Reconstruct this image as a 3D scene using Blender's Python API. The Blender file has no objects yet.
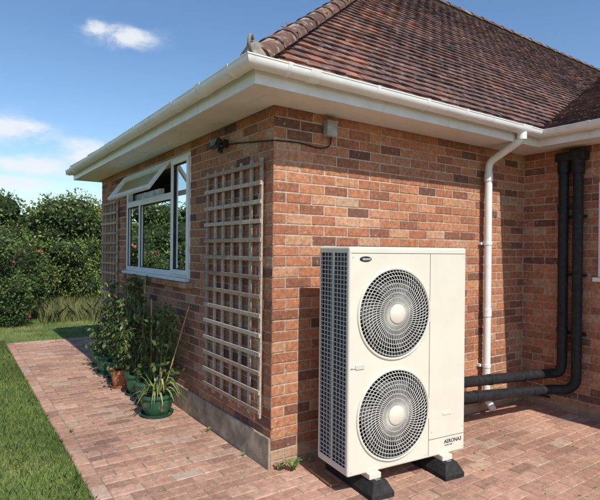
import bpy, math, random
import numpy as np
from mathutils import Vector, Matrix
random.seed(7); rng=np.random.default_rng(7)
scene=bpy.context.scene
scene.view_settings.view_transform='Standard'; scene.view_settings.look='None'
scene.view_settings.exposure=0; scene.view_settings.gamma=1

# ------------------------------------------------------------ materials
def _n(nt,t,**k):
    n=nt.nodes.new(t)
    for a,b in k.items(): setattr(n,a,b)
    return n
def ramp(nt,stops,interp='LINEAR'):
    r=_n(nt,'ShaderNodeValToRGB'); cr=r.color_ramp; cr.interpolation=interp
    while len(cr.elements)<len(stops): cr.elements.new(0.5)
    for e,(p,c) in zip(cr.elements,stops):
        e.position=p; e.color=(c[0],c[1],c[2],1)
    return r
def make_mat(name,stops,attr=None,nscale=20,namt=.3,big=0.0,bigscale=1.2,rough=.8,bump=.3,bscale=60,bdist=.004,
             spec=.3,metal=0,transl=0,speck=None,interp='LINEAR',zdark=None):
    m=bpy.data.materials.new(name); m.use_nodes=True; nt=m.node_tree; L=nt.links
    b=nt.nodes['Principled BSDF']
    b.inputs['Roughness'].default_value=rough; b.inputs['Metallic'].default_value=metal
    b.inputs['Specular IOR Level'].default_value=spec
    tc=_n(nt,'ShaderNodeTexCoord')
    nz=_n(nt,'ShaderNodeTexNoise'); nz.inputs['Scale'].default_value=nscale; nz.inputs['Detail'].default_value=3
    nz.inputs['Roughness'].default_value=.65
    L.new(tc.outputs['Object'],nz.inputs['Vector'])
    r=ramp(nt,stops,interp)
    if attr:
        a=_n(nt,'ShaderNodeAttribute',attribute_name=attr); L.new(a.outputs['Fac'],r.inputs['Fac'])
    else: L.new(nz.outputs['Fac'],r.inputs['Fac'])
    col=r.outputs['Color']
    def mul(col,noise,amt,lo=.3,hi=.7):
        mr=_n(nt,'ShaderNodeMapRange'); mr.inputs['From Min'].default_value=lo; mr.inputs['From Max'].default_value=hi
        mr.inputs['To Min'].default_value=1-amt; mr.inputs['To Max'].default_value=1+amt
        L.new(noise,mr.inputs['Value'])
        v=_n(nt,'ShaderNodeVectorMath',operation='SCALE'); L.new(col,v.inputs[0]); L.new(mr.outputs['Result'],v.inputs['Scale'])
        return v.outputs['Vector']
    if namt: col=mul(col,nz.outputs['Fac'],namt)
    if big:
        n2=_n(nt,'ShaderNodeTexNoise'); n2.inputs['Scale'].default_value=bigscale; n2.inputs['Detail'].default_value=2
        L.new(tc.outputs['Object'],n2.inputs['Vector']); col=mul(col,n2.outputs['Fac'],big)
    if speck:
        scl,thr,sc,soft=speck
        n3=_n(nt,'ShaderNodeTexNoise'); n3.inputs['Scale'].default_value=scl; n3.inputs['Detail'].default_value=3
        L.new(tc.outputs['Object'],n3.inputs['Vector'])
        mr=_n(nt,'ShaderNodeMapRange'); mr.inputs['From Min'].default_value=thr; mr.inputs['From Max'].default_value=thr+soft
        L.new(n3.outputs['Fac'],mr.inputs['Value'])
        mx=_n(nt,'ShaderNodeMixRGB'); L.new(mr.outputs['Result'],mx.inputs['Fac']); L.new(col,mx.inputs[1]); mx.inputs[2].default_value=(*sc,1)
        col=mx.outputs['Color']
    if zdark:   # weathering towards the ground: (height, colour, amount)
        sx=_n(nt,'ShaderNodeSeparateXYZ'); L.new(tc.outputs['Object'],sx.inputs[0])
        n4=_n(nt,'ShaderNodeTexNoise'); n4.inputs['Scale'].default_value=5; L.new(tc.outputs['Object'],n4.inputs['Vector'])
        ad=_n(nt,'ShaderNodeMath',operation='MULTIPLY_ADD'); L.new(n4.outputs['Fac'],ad.inputs[0]); ad.inputs[1].default_value=.35; L.new(sx.outputs['Z'],ad.inputs[2])
        mr=_n(nt,'ShaderNodeMapRange'); mr.inputs['From Min'].default_value=zdark[0]+.17; mr.inputs['From Max'].default_value=zdark[0]+.03
        mr.inputs['To Max'].default_value=zdark[2]
        L.new(ad.outputs[0],mr.inputs['Value'])
        mx=_n(nt,'ShaderNodeMixRGB'); L.new(mr.outputs['Result'],mx.inputs['Fac']); L.new(col,mx.inputs[1]); mx.inputs[2].default_value=(*zdark[1],1)
        col=mx.outputs['Color']
    L.new(col,b.inputs['Base Color'])
    if bump:
        nb=_n(nt,'ShaderNodeTexNoise'); nb.inputs['Scale'].default_value=bscale; nb.inputs['Detail'].default_value=3
        L.new(tc.outputs['Object'],nb.inputs['Vector'])
        bp=_n(nt,'ShaderNodeBump'); bp.inputs['Strength'].default_value=bump; bp.inputs['Distance'].default_value=bdist
        L.new(nb.outputs['Fac'],bp.inputs['Height']); L.new(bp.outputs['Normal'],b.inputs['Normal'])
    if transl:
        t=_n(nt,'ShaderNodeBsdfTranslucent'); L.new(col,t.inputs['Color'])
        mx=_n(nt,'ShaderNodeMixShader'); mx.inputs[0].default_value=transl
        L.new(b.outputs[0],mx.inputs[1]); L.new(t.outputs[0],mx.inputs[2])
        L.new(mx.outputs[0],nt.nodes['Material Output'].inputs['Surface'])
    return m

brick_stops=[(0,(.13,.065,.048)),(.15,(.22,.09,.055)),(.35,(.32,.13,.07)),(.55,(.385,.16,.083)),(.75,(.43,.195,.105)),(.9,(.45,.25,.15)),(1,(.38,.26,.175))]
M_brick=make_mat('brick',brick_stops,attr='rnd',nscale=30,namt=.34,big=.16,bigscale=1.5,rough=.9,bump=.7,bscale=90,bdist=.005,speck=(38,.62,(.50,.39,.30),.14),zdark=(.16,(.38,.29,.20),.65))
M_brickL=make_mat('brick_darker',[(p,(c[0]*.85,c[1]*.9,c[2]*.95)) for p,c in brick_stops],attr='rnd',nscale=28,namt=.34,big=.16,bigscale=1.5,rough=.9,bump=.7,bscale=90,bdist=.005,speck=(38,.64,(.44,.34,.25),.14))  # same brick colours scaled darker and less red
M_mortar=make_mat('mortar',[(0,(.38,.31,.24)),(1,(.50,.42,.34))],nscale=30,namt=.15,big=.25,rough=.95,bump=.6,bscale=150)
M_plinth=make_mat('cement_render',[(.3,(.29,.23,.16)),(.7,(.44,.36,.26))],nscale=7,namt=.2,big=.2,bigscale=2.5,rough=.95,bump=.5,bscale=80)
M_tile=make_mat('roof_tile',[(0,(.055,.038,.036)),(.3,(.105,.06,.054)),(.6,(.14,.075,.062)),(.85,(.175,.088,.066)),(1,(.26,.11,.07))],attr='rnd',nscale=18,namt=.3,big=.3,bigscale=.9,rough=.9,bump=.6,bscale=70,speck=(14,.58,(.27,.24,.205),.14))
M_hip=make_mat('hip_tile',[(0,(.10,.052,.04)),(1,(.20,.10,.068))],attr='rnd',nscale=14,namt=.35,rough=.9,bump=.7,bscale=50,speck=(20,.56,(.28,.25,.21),.12))
M_under=make_mat('roof_underlay',[(0,(.03,.022,.02)),(1,(.05,.04,.035))],rough=1)
M_lead=make_mat('lead_grey',[(0,(.12,.12,.12)),(1,(.22,.22,.21))],nscale=30,rough=.7)
M_pvc=make_mat('white_upvc',[(0,(.72,.72,.69)),(1,(.79,.79,.76))],nscale=6,namt=.05,rough=.38,bump=.05,spec=.5,speck=(9,.6,(.54,.52,.44),.25))
M_soffit=make_mat('soffit_board',[(0,(.70,.68,.62)),(1,(.78,.76,.70))],nscale=5,namt=.05,rough=.6,bump=.1)
M_pave=make_mat('paver',[(0,(.22,.125,.095)),(.2,(.31,.175,.125)),(.5,(.385,.22,.155)),(.8,(.43,.265,.19)),(1,(.40,.31,.235))],attr='rnd',nscale=22,namt=.25,big=.22,bigscale=1.1,rough=.9,bump=.6,bscale=120,speck=(50,.6,(.46,.37,.29),.15))
M_sand=make_mat('joint_sand',[(.3,(.20,.16,.11)),(.7,(.34,.28,.20))],nscale=8,namt=.2,rough=1,bump=.5,speck=(3,.58,(.10,.12,.05),.1))
M_lawn=make_mat('lawn',[(.25,(.09,.13,.035)),(.5,(.14,.19,.05)),(.75,(.26,.25,.10))],nscale=1.7,namt=.15,big=.2,bigscale=.35,rough=1,bump=.8,bscale=40,bdist=.02)
M_blade=make_mat('grass_blades',[(0,(.09,.15,.035)),(.55,(.17,.24,.06)),(.8,(.28,.29,.10)),(1,(.42,.36,.18))],attr='rnd',nscale=1.1,namt=.4,rough=.7,bump=0,transl=.3)
M_drygrass=make_mat('long_grass',[(0,(.12,.17,.05)),(.5,(.26,.27,.11)),(1,(.45,.38,.2))],attr='rnd',nscale=2,namt=.2,rough=.8,bump=0,transl=.3)
M_hedge=make_mat('hedge_leaf',[(0,(.035,.065,.016)),(.45,(.085,.145,.032)),(.8,(.15,.21,.05)),(1,(.26,.29,.09))],attr='rnd',nscale=1.0,namt=.35,rough=.5,bump=0,transl=.2,spec=.35)
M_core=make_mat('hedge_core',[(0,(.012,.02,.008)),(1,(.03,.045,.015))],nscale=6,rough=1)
M_rose=make_mat('rose_leaf',[(0,(.03,.06,.018)),(.6,(.075,.125,.035)),(1,(.16,.20,.06))],attr='rnd',nscale=2,namt=.3,rough=.45,bump=0,transl=.2)
M_petal=make_mat('petals',[(0,(.5,.08,.09)),(1,(.75,.28,.28))],attr='rnd',rough=.6,bump=0,transl=.2)
M_tom=make_mat('tomato_leaf',[(0,(.04,.075,.022)),(.55,(.095,.155,.045)),(.85,(.18,.23,.07)),(1,(.36,.33,.12))],attr='rnd',nscale=5,namt=.3,rough=.55,bump=0,transl=.25)
M_strap=make_mat('strap_leaf',[(0,(.09,.14,.04)),(.6,(.25,.28,.10)),(1,(.5,.42,.2))],attr='rnd',nscale=8,namt=.2,rough=.5,bump=0,transl=.2)
M_stem=make_mat('stem',[(0,(.10,.12,.04)),(1,(.20,.18,.09))],nscale=20,rough=.8)
M_bark=make_mat('bark',[(0,(.07,.05,.035)),(1,(.16,.12,.08))],nscale=12,rough=.9,bump=.8)
M_cane=make_mat('bamboo_cane',[(0,(.38,.27,.13)),(1,(.50,.38,.2))],nscale=15,rough=.6)
M_potg=make_mat('green_plastic',[(0,(.022,.085,.045)),(1,(.035,.12,.065))],nscale=8,rough=.45,bump=.1,speck=(12,.58,(.2,.17,.1),.15))
M_pott=make_mat('terracotta',[(0,(.36,.13,.06)),(1,(.50,.22,.11))],nscale=9,rough=.9,bump=.4)
M_soil=make_mat('soil',[(0,(.03,.02,.013)),(1,(.08,.055,.035))],nscale=40,rough=1,bump=1,bscale=60,bdist=.01)
M_trel=make_mat('trellis_wood',[(0,(.28,.20,.145)),(.5,(.39,.30,.225)),(1,(.48,.40,.31))],attr='rnd',nscale=40,namt=.3,rough=.9,bump=.5,bscale=60)
M_pump=make_mat('cream_enamel',[(0,(.66,.62,.515)),(1,(.70,.66,.555))],nscale=3,namt=.03,rough=.38,bump=.02,spec=.45,speck=(5,.68,(.58,.54,.43),.3))
M_grill=make_mat('grille_grey',[(0,(.50,.49,.44)),(1,(.58,.57,.51))],nscale=20,namt=.1,rough=.45,spec=.5)
M_fan=make_mat('fan_plastic',[(0,(.11,.115,.12)),(1,(.16,.165,.17))],rough=.5)
M_dark=make_mat('dark_cavity',[(0,(.03,.031,.034)),(1,(.05,.052,.055))],rough=.7)
M_seam=make_mat('seam_shadow_gap',[(0,(.05,.045,.04)),(1,(.08,.075,.065))],rough=.7)
M_fin=make_mat('coil_fins',[(0,(.035,.045,.065)),(1,(.09,.11,.14))],nscale=60,rough=.5,metal=.3)
M_rubber=make_mat('black_rubber',[(0,(.014,.014,.014)),(1,(.035,.034,.032))],nscale=30,rough=.75,bump=.5,bscale=90)
M_foam=make_mat('pipe_lagging',[(0,(.010,.010,.011)),(1,(.026,.026,.028))],nscale=25,rough=.6,bump=.5,bscale=35,bdist=.006)
M_black=make_mat('black_metal',[(0,(.015,.015,.015)),(1,(.03,.03,.03))],rough=.4,spec=.5)
M_jbox=make_mat('grey_box',[(0,(.30,.31,.31)),(1,(.38,.39,.39))],nscale=10,rough=.5)
M_text=make_mat('label_ink',[(0,(.02,.02,.03)),(1,(.03,.03,.04))],rough=.5)
M_plank=make_mat('timber_plank',[(0,(.22,.11,.055)),(1,(.34,.19,.10))],nscale=12,rough=.8,bump=.4)
M_yellow=make_mat('yellow_hose',[(0,(.75,.50,.02)),(1,(.85,.60,.05))],rough=.4)
M_curt=make_mat('curtain',[(0,(.62,.60,.56)),(1,(.75,.73,.69))],nscale=10,rough=.9)
M_int=make_mat('interior_wall',[(0,(.45,.42,.37)),(1,(.5,.47,.42))],rough=.9)
M_conc=make_mat('concrete',[(0,(.20,.17,.14)),(1,(.31,.28,.24))],nscale=15,rough=.95,bump=.6)
def glass_mat():
    m=bpy.data.materials.new('window_glass'); m.use_nodes=True; nt=m.node_tree; nt.nodes.clear()
    o=_n(nt,'ShaderNodeOutputMaterial'); g=_n(nt,'ShaderNodeBsdfGlossy'); g.inputs['Roughness'].default_value=.01
    g.inputs['Color'].default_value=(.85,.9,.93,1)
    t=_n(nt,'ShaderNodeBsdfTransparent'); t.inputs['Color'].default_value=(.8,.84,.84,1)
    f=_n(nt,'ShaderNodeFresnel'); f.inputs['IOR'].default_value=1.6
    tc=_n(nt,'ShaderNodeTexCoord'); nz=_n(nt,'ShaderNodeTexNoise'); nz.inputs['Scale'].default_value=1.5
    bp=_n(nt,'ShaderNodeBump'); bp.inputs['Strength'].default_value=.08; bp.inputs['Distance'].default_value=.01
    nt.links.new(tc.outputs['Object'],nz.inputs['Vector']); nt.links.new(nz.outputs['Fac'],bp.inputs['Height']); nt.links.new(bp.outputs['Normal'],g.inputs['Normal'])
    mx=_n(nt,'ShaderNodeMixShader'); nt.links.new(f.outputs[0],mx.inputs[0]); nt.links.new(t.outputs[0],mx.inputs[1]); nt.links.new(g.outputs[0],mx.inputs[2])
    nt.links.new(mx.outputs[0],o.inputs[0]); return m
M_glass=glass_mat()

# ------------------------------------------------------------ mesh helpers
class MB:
    def __init__(s): s.v=[]; s.f=[]; s.r=[]; s.m=[]
    def add(s,verts,faces,r=.5,m=0):
        o=len(s.v); s.v+= [tuple(p) for p in verts]
        for f in faces: s.f.append(tuple(i+o for i in f)); s.r.append(r); s.m.append(m)
    def box(s,a,b,r=.5,m=0,M=None):
        x0,y0,z0=[min(p,q) for p,q in zip(a,b)]; x1,y1,z1=[max(p,q) for p,q in zip(a,b)]
        vs=[(x0,y0,z0),(x1,y0,z0),(x1,y1,z0),(x0,y1,z0),(x0,y0,z1),(x1,y0,z1),(x1,y1,z1),(x0,y1,z1)]
        if M: vs=[tuple(M@Vector(p)) for p in vs]
        s.add(vs,[(0,3,2,1),(4,5,6,7),(0,1,5,4),(1,2,6,5),(2,3,7,6),(3,0,4,7)],r,m)
    def tube(s,pts,rad,seg=12,r=.5,m=0,cap=True,M=None):
        pts=[Vector(p) for p in pts]; n=len(pts)
        if not hasattr(rad,'__len__'): rad=[rad]*n
        T=[(pts[min(i+1,n-1)]-pts[max(i-1,0)]).normalized() for i in range(n)]
        up=Vector((0,0,1)) if abs(T[0].z)<.9 else Vector((1,0,0))
        N=(up-T[0]*up.dot(T[0])).normalized(); vs=[]
        for i in range(n):
            N=(N-T[i]*N.dot(T[i])).normalized(); B=T[i].cross(N)
            for k in range(seg):
                a=2*math.pi*k/seg; p=pts[i]+(N*math.cos(a)+B*math.sin(a))*rad[i]
                vs.append(M@p if M else p)
        fs=[]
        for i in range(n-1):
            for k in range(seg):
                k2=(k+1)%seg; fs.append((i*seg+k,i*seg+k2,(i+1)*seg+k2,(i+1)*seg+k))
        if cap: fs.append(tuple(range(seg-1,-1,-1))); fs.append(tuple((n-1)*seg+k for k in range(seg)))
        s.add(vs,fs,r,m)
    def lathe(s,prof,c,seg=28,r=.5,m=0):
        vs=[];fs=[]
        for (rr,z) in prof:
            for k in range(seg):
                a=2*math.pi*k/seg; vs.append((c[0]+rr*math.cos(a),c[1]+rr*math.sin(a),c[2]+z))
        for i in range(len(prof)-1):
            for k in range(seg):
                k2=(k+1)%seg; fs.append((i*seg+k,i*seg+k2,(i+1)*seg+k2,(i+1)*seg+k))
        s.add(vs,fs,r,m)
    def obj(s,name,mats,parent=None,smooth=False,bevel=0,M=None):
        me=bpy.data.meshes.new(name); me.from_pydata(s.v,[],s.f)
        for mt in (mats if isinstance(mats,(list,tuple)) else [mats]): me.materials.append(mt)
        me.polygons.foreach_set('material_index',s.m)
        a=me.attributes.new('rnd','FLOAT','FACE'); a.data.foreach_set('value',s.r)
        if smooth:
            me.polygons.foreach_set('use_smooth',[True]*len(s.f))
        me.update()
        o=bpy.data.objects.new(name,me); scene.collection.objects.link(o)
        if smooth:
            try:
                me.set_sharp_from_angle(angle=math.radians(40))
            except Exception: pass
        if bevel:
            b=o.modifiers.new('bevel','BEVEL'); b.width=bevel; b.segments=2; b.limit_method='ANGLE'
        if parent: o.parent=parent
        if M: o.matrix_local=M
        return o
def empty(name,loc=(0,0,0)):
    e=bpy.data.objects.new(name,None); e.location=loc; e.empty_display_size=.2; scene.collection.objects.link(e); return e
def fillet(pts,r,n=6):
    pts=[Vector(p) for p in pts]; out=[pts[0]]
    for i in range(1,len(pts)-1):
        a,b,c=pts[i-1],pts[i],pts[i+1]
        d1=min(r,(a-b).length*.49); d2=min(r,(c-b).length*.49)
        p=b+(a-b).normalized()*d1; q=b+(c-b).normalized()*d2
        for k in range(n+1):
            t=k/n; out.append(p*(1-t)**2+b*2*t*(1-t)+q*t*t)
    out.append(pts[-1]); return out
def fast_quads(name,V,F,R,mat,parent=None):
    me=bpy.data.meshes.new(name); nf=len(F); k=F.shape[1]
    me.vertices.add(len(V)); me.vertices.foreach_set('co',V.astype(np.float32).ravel())
    me.loops.add(nf*k); me.loops.foreach_set('vertex_index',F.astype(np.int32).ravel())
    me.polygons.add(nf); me.polygons.foreach_set('loop_start',np.arange(0,nf*k,k,dtype=np.int32))
    me.update(calc_edges=True)
    a=me.attributes.new('rnd','FLOAT','FACE'); a.data.foreach_set('value',R.astype(np.float32))
    me.materials.append(mat); me.validate()
    o=bpy.data.objects.new(name,me); scene.collection.objects.link(o)
    if parent: o.parent=parent
    return o
def leaves(name,P,size,mat,parent=None,R=None,aspect=.55,droop=.3,outward=None):
    n=len(P); d=rng.normal(size=(n,3)); d[:,2]-=droop
    if outward is not None: d+=outward*1.2
    d/=np.linalg.norm(d,axis=1)[:,None]
    e=rng.normal(size=(n,3)); e-=d*(e*d).sum(1)[:,None]; e/=np.linalg.norm(e,axis=1)[:,None]
    f=np.cross(d,e)
    s=(size*rng.uniform(.6,1.35,n))[:,None]
    a=P; b=P+d*s*.45+e*s*aspect*.5+f*s*.08; c=P+d*s; g=P+d*s*.45-e*s*aspect*.5+f*s*.08
    V=np.stack([a,b,c,g],1).reshape(-1,3); F=np.arange(n*4).reshape(-1,4)
    if R is None: R=rng.random(n)
    return fast_quads(name,V,F,R,mat,parent)

# ------------------------------------------------------------ key dimensions
LR=3.04      # length of the right (front) wall
LL=4.8       # length of the left wall
ZS=2.52      # soffit
OV=.33       # overhang to fascia
WY=-3.6      # wing front
house=empty('brick_house')

# brick walls with real recessed mortar joints
def brick_wall(name,O,U,N,length,z0,z1,holes,mat,phase=0,end_pad=0,ms=.006,me_=0):
    O=Vector(O);U=Vector(U);N=Vector(N); Z=Vector((0,0,1)); mb=MB()
    bh,jt=.065,.010; nc=int((z1-z0)/.075+.999)
    def P(u,z,d): return O+U*u+Z*z+N*d
    for k in range(nc):
        za=z0+k*.075; zb=min(za+bh,z1); off=((k+phase)%2)
        u=0.003; first=True
        while u<length-.02:
            w=(.1025 if (first and off) else .215)*1.0
            ue=min(u+w+random.uniform(-.003,.003),length-end_pad); first=False
            segs=[(u,ue)]
            for (h0,h1,g0,g1) in holes:
                if zb>g0 and za<g1:
                    ns=[]
                    for (a,b) in segs:
                        if b<=h0 or a>=h1: ns.append((a,b))
                        else:
                            if a<h0: ns.append((a,h0))
                            if b>h1: ns.append((h1,b))
                    segs=ns
            for (a,b) in segs:
                if b-a<.02: continue
                r=random.betavariate(2.3,1.9)
                if random.random()<.045: r=random.random()*.12
                dj=random.uniform(-.0014,.0014); c=.003; z_=random.uniform(-.0012,.0012)
                vs=[]
                for d,i in ((-.02,0),(-.0022+dj,0),(dj,c)):
                    j=lambda: random.uniform(-.0015,.0015)
                    vs+=[P(a+i+j(),za+i+z_+j(),d),P(b-i+j(),za+i+z_+j(),d),P(b-i+j(),zb-i+z_+j(),d),P(a+i+j(),zb-i+z_+j(),d)]
                fs=[(8,9,10,11)]
                for q in (0,4):
                    for t in range(4): fs.append((q+t,q+(t+1)%4,q+4+(t+1)%4,q+4+t))
                mb.add(vs,fs,r)
            u=ue+jt
    o=mb.obj(name,mat,house)
    mm=MB(); us=sorted(set([ms,length+me_]+[h for H in holes for h in H[:2]])); zs=sorted(set([z0-.05,z1]+[h for H in holes for h in H[2:]]))
    for i in range(len(us)-1):
        for j in range(len(zs)-1):
            uc=(us[i]+us[i+1])/2; zc=(zs[j]+zs[j+1])/2
            if any(H[0]<uc<H[1] and H[2]<zc<H[3] for H in holes): continue
            mm.add([P(us[i],zs[j],-.0045),P(us[i+1],zs[j],-.0045),P(us[i+1],zs[j+1],-.0045),P(us[i],zs[j+1],-.0045)],[(0,1,2,3)])
    mm.obj(name+'_mortar',M_mortar,house)

WIN=(1.47,3.55,1.24,2.43)
brick_wall('front_wall',(0,0,0),(1,0,0),(0,-1,0),LR,-.02,ZS,[],M_brick,0,ms=.0045,me_=.04)
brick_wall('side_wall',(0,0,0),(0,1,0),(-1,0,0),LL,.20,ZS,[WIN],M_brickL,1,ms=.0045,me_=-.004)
WW=(.735,1.75,1.30,2.17)
brick_wall('wing_wall',(LR,0,0),(0,-1,0),(-1,0,0),-WY,-.02,ZS,[WW],M_brick,1,ms=-.04,me_=-.006)
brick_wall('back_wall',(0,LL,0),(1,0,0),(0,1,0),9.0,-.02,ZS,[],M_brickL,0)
brick_wall('wing_end_wall',(LR,WY,0),(1,0,0),(0,-1,0),6,-.02,ZS,[],M_brick,0)
mb=MB(); mb.box((-.014,.006,-.05),(.05,LL,.213)); mb.obj('plinth',M_plinth,house,bevel=.006)

# ceiling / soffit / fascia / gutter swept round the eaves with mitred corners
YE=5.02
def sweep(prof,name,mat,closed=False,smooth=False):
    mb=MB(); n=len(prof); vs=[]
    for (d,z) in prof:
        vs+=[(-OV-d,YE,z),(-OV-d,-OV-d,z),(LR-OV-d,-OV-d,z),(LR-OV-d,WY-.35,z)]
    fs=[]
    for i in range(n if closed else n-1):
        j=(i+1)%n
        for k in range(3): fs.append((i*4+k,i*4+k+1,j*4+k+1,j*4+k))
    if closed:
        fs.append(tuple(i*4 for i in range(n))); fs.append(tuple(i*4+3 for i in range(n))[::-1])
    mb.add(vs,fs); return mb.obj(name,mat,house,smooth=smooth)
sweep([(0,ZS-.012),(.02,ZS-.012),(.02,ZS+.125),(0,ZS+.125)],'fascia',M_pvc,closed=True)
sweep([(-OV+.001,ZS),(-.17,ZS),(-.168,ZS+.004),(-.163,ZS+.004),(-.161,ZS),(0,ZS)],'soffit',M_soffit)
mb=MB(); mb.add([(0,0,ZS+.01),(9,0,ZS+.01),(9,LL,ZS+.01),(0,LL,ZS+.01)],[(0,1,2,3)]); mb.add([(LR,WY,ZS+.01),(9,WY,ZS+.01),(9,0,ZS+.01),(LR,0,ZS+.01)],[(0,1,2,3)])
mb.obj('ceiling',M_int,house)
gp=[]; R=.053; zc=ZS+.108
for k in range(13):
    a=math.pi*k/12; gp.append((.024+R-R*math.cos(a),zc-R*math.sin(a)*1.05))
gi=[(.024+R+(R-.004)*math.cos(math.pi*k/12),zc-(R-.004)*math.sin(math.pi*k/12)) for k in range(13)]
lip=[(.024+2*R+.004,zc+.001),(.024+2*R+.004,zc+.008),(.024+2*R-.004,zc+.008)]
sweep(gp+lip+gi,'gutter',M_pvc,closed=True,smooth=True)
mb=MB()
def union(axis,t,w):
    vs=[]; K=15
    for s_,rr in ((-w/2,R-.002),(-w/2,R+.004),(w/2,R+.004),(w/2,R-.002)):
        for k in range(K):
            a=math.pi*(.06+.94*k/(K-1)); d=.024+R-rr*math.cos(a); z=zc-rr*math.sin(a)*1.05
            if k==K-1: z=zc+.011; d+=.004
            if axis=='x': vs.append((t+s_,-OV-d,z))
            elif axis=='y': vs.append((-OV-d,t+s_,z))
            else: vs.append((LR-OV-d,t+s_,z))
    mb.add(vs,[(q*K+k,q*K+k+1,(q+1)*K+k+1,(q+1)*K+k) for q in range(3) for k in range(K-1)]+[(K-1,2*K-1,3*K-1,4*K-1)])
for x in (.55,1.5): union('x',x,.028)
for x in (-.17,1.05): union('x',x,.03)
union('x',2.33,.13); union('x',.02,.08)
for y in (-.2,.75,1.7,2.65,3.6,4.6): union('y',y,.028)
for y in (.25,3.1): union('y',y,.08)
for y in (-.85,-1.8,-2.8): union('w',y,.028)
mb.obj('gutter_fittings',M_pvc,house,smooth=True)
mb=MB(); mb.add([(-OV-.024-.1,YE+.002,zc-.05),(-OV,YE+.002,zc-.05),(-OV,YE+.002,zc+.01),(-OV-.024-.1,YE+.002,zc+.01)],[(0,1,2,3)])
mb.box((-OV,YE-.02,ZS-.01),(.3,YE+.004,ZS+.13)); mb.obj('gutter_end',M_pvc,house)

# roof -------------------------------------------------
ZE=ZS+.125
tF,tL,tW=1.0,.78,.38; YR=2.58; DZ=(YR+.35)*tF; ZR=ZE+DZ; XA=-.35+DZ/tL; XW=(LR-.35)+DZ/tW
mb=MB()
E=-.012
A=(XA,YR,ZR+E)
mb.add([(-.35,-.35,ZE+E),(LR-.35,-.35,ZE+E),(XW,YR,ZR+E),A],[(0,1,2,3)])
mb.add([(-.35,-.35,ZE+E),A,(-.35,YE,ZE+E)],[(0,1,2)])
mb.add([(-.35,YE,ZE+E),A,(XW,YR,ZR+E),(XW,YE,ZE+E)],[(0,1,2,3)])
mb.add([(LR-.35,-.35,ZE+E),(LR-.35,WY-.35,ZE+E),(XW,WY-.35,ZR+E),(XW,YR,ZR+E)],[(0,1,2,3)])
mb.add([(LR-.35,WY-.35,ZE+E),(XW+3,WY-.35,ZE+E),(XW,WY-.35,ZR+E)],[(0,1,2)])
mb.obj('roof_deck',M_under,house)
def tile_slope(name,O,Ud,slope_dir_xy,t,ulen,run,inside,rf):
    O=Vector(O);U=Vector(Ud); h=Vector((slope_dir_xy[0],slope_dir_xy[1],t)); h.normalize(); N=U.cross(h); 
    if N.z<0: N=-N
    S=run*math.sqrt(1+t*t); mb=MB(); g=.102; w=.166; nr=int(S/g)
    for k in range(0,nr+1):
        v=k*g-(.025 if k==0 else 0); off=(k%2)*w/2; u=-w+off
        while u<ulen:
            c=O+U*(u+w/2)+h*(v+g/2)
            if inside(c.x,c.y):
                r=rf(c); th=.010+random.uniform(-.002,.005); tl=random.uniform(-.003,.003); ext=.02
                a=u+.002; b=u+w-.002; lo=v+(random.uniform(-.006,.006) if k else 0); hi=v+g+ext+(.02 if k==0 else 0)
                q=[(a,lo,th+.012+tl),(b,lo,th+.012-tl),(b,hi,.006),(a,hi,.006),(a,lo,.010),(b,lo,.010)]
                mid=((a+b)/2,lo,th+.015); midt=((a+b)/2,hi,.009); midb=((a+b)/2,lo,.012)
                vs=[O+U*x+h*y+N*z for x,y,z in q+[mid,midt,midb]]
                mb.add(vs,[(0,6,7,3),(6,1,2,7),(4,8,6,0),(8,5,1,6),(4,0,3),(1,5,2)],r)
            u+=w
    return mb.obj(name,M_tile,house)
def rf_front(c):
    r=random.betavariate(2,2.8)
    d=(c.x+.35)-(c.y+.35)*tF/tL
    if d<.7 and random.random()<.5: r=min(1,r+.4)
    if random.random()<.03: r=random.random()
    return r
tile_slope('front_roof_tiles',(-.35,-.35,ZE),(1,0,0),(0,1),tF,XW+.4,YR+.35,lambda x,y:(x+.35)*tL>=(y+.35)*tF-.03 and (x-(LR-.35))*tW<=(y+.35)*tF+.02,rf_front)
tile_slope('side_roof_tiles',(-.35,-.35,ZE),(0,1,0),(1,0),tL,YE+.35,DZ/tL,lambda x,y:(x+.35)*tL<=(y+.35)*tF+.03 and (x+.35)/(XA+.35)<=(YE-y)/(YE-YR)+.01,lambda c:random.betavariate(2,2.2))
tile_slope('wing_roof_tiles',(LR-.35,WY-.35,ZE),(0,1,0),(1,0),tW,YR-WY+.35,DZ/tW,lambda x,y:(x-(LR-.35))*tW>=(y+.35)*tF-.02,lambda c:random.betavariate(2.2,2.2))
def ridge_run(name,a,b,r=.105,step=.3,lift=-.035):
    a=Vector(a);b=Vector(b); L=(b-a).length; T=(b-a)/L; S=Vector((T.y,-T.x,0)).normalized(); Nn=S.cross(T); 
    if Nn.z<0: Nn=-Nn
    mb=MB(); n=int(L/step)
    for i in range(n):
        p=a+T*(i*step-.01); q=a+T*((i+1)*step-.004); rr=r*random.uniform(.98,1.03); vs=[]; K=10
        for (pt,rad,l) in ((p,rr*1.05,.008),(q,rr*.98,0)):
            for rad2 in (rad,rad-.016):
                for k in range(K+1):
                    an=math.pi*(k/K)*1.0; vs.append(pt+S*math.cos(an)*rad2+Nn*(math.sin(an)*rad2*.75+lift+l))
        m=K+1; fs=[]
        for k in range(K):
            fs+= [(k,k+1,2*m+k+1,2*m+k),(m+k,m+k+1,k+1,k)]
        mb.add(vs,fs,random.random())
    mb.obj(name,M_hip,house,smooth=True)
    mm=MB(); mm.tube([a+Nn*(lift+.01),b+Nn*(lift+.01)],r*.70,seg=10); mm.obj(name+'_bedding',M_conc,house)
ridge_run('hip_tiles',(-.36,-.36,ZE+.03),(XA,YR,ZR+.03),r=.095)
ridge_run('ridge_tiles',(XA,YR,ZR+.03),(XW,YR,ZR+.03))
ridge_run('back_hip_tiles',(-.35,YE,ZE+.03),(XA,YR,ZR+.03))
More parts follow.
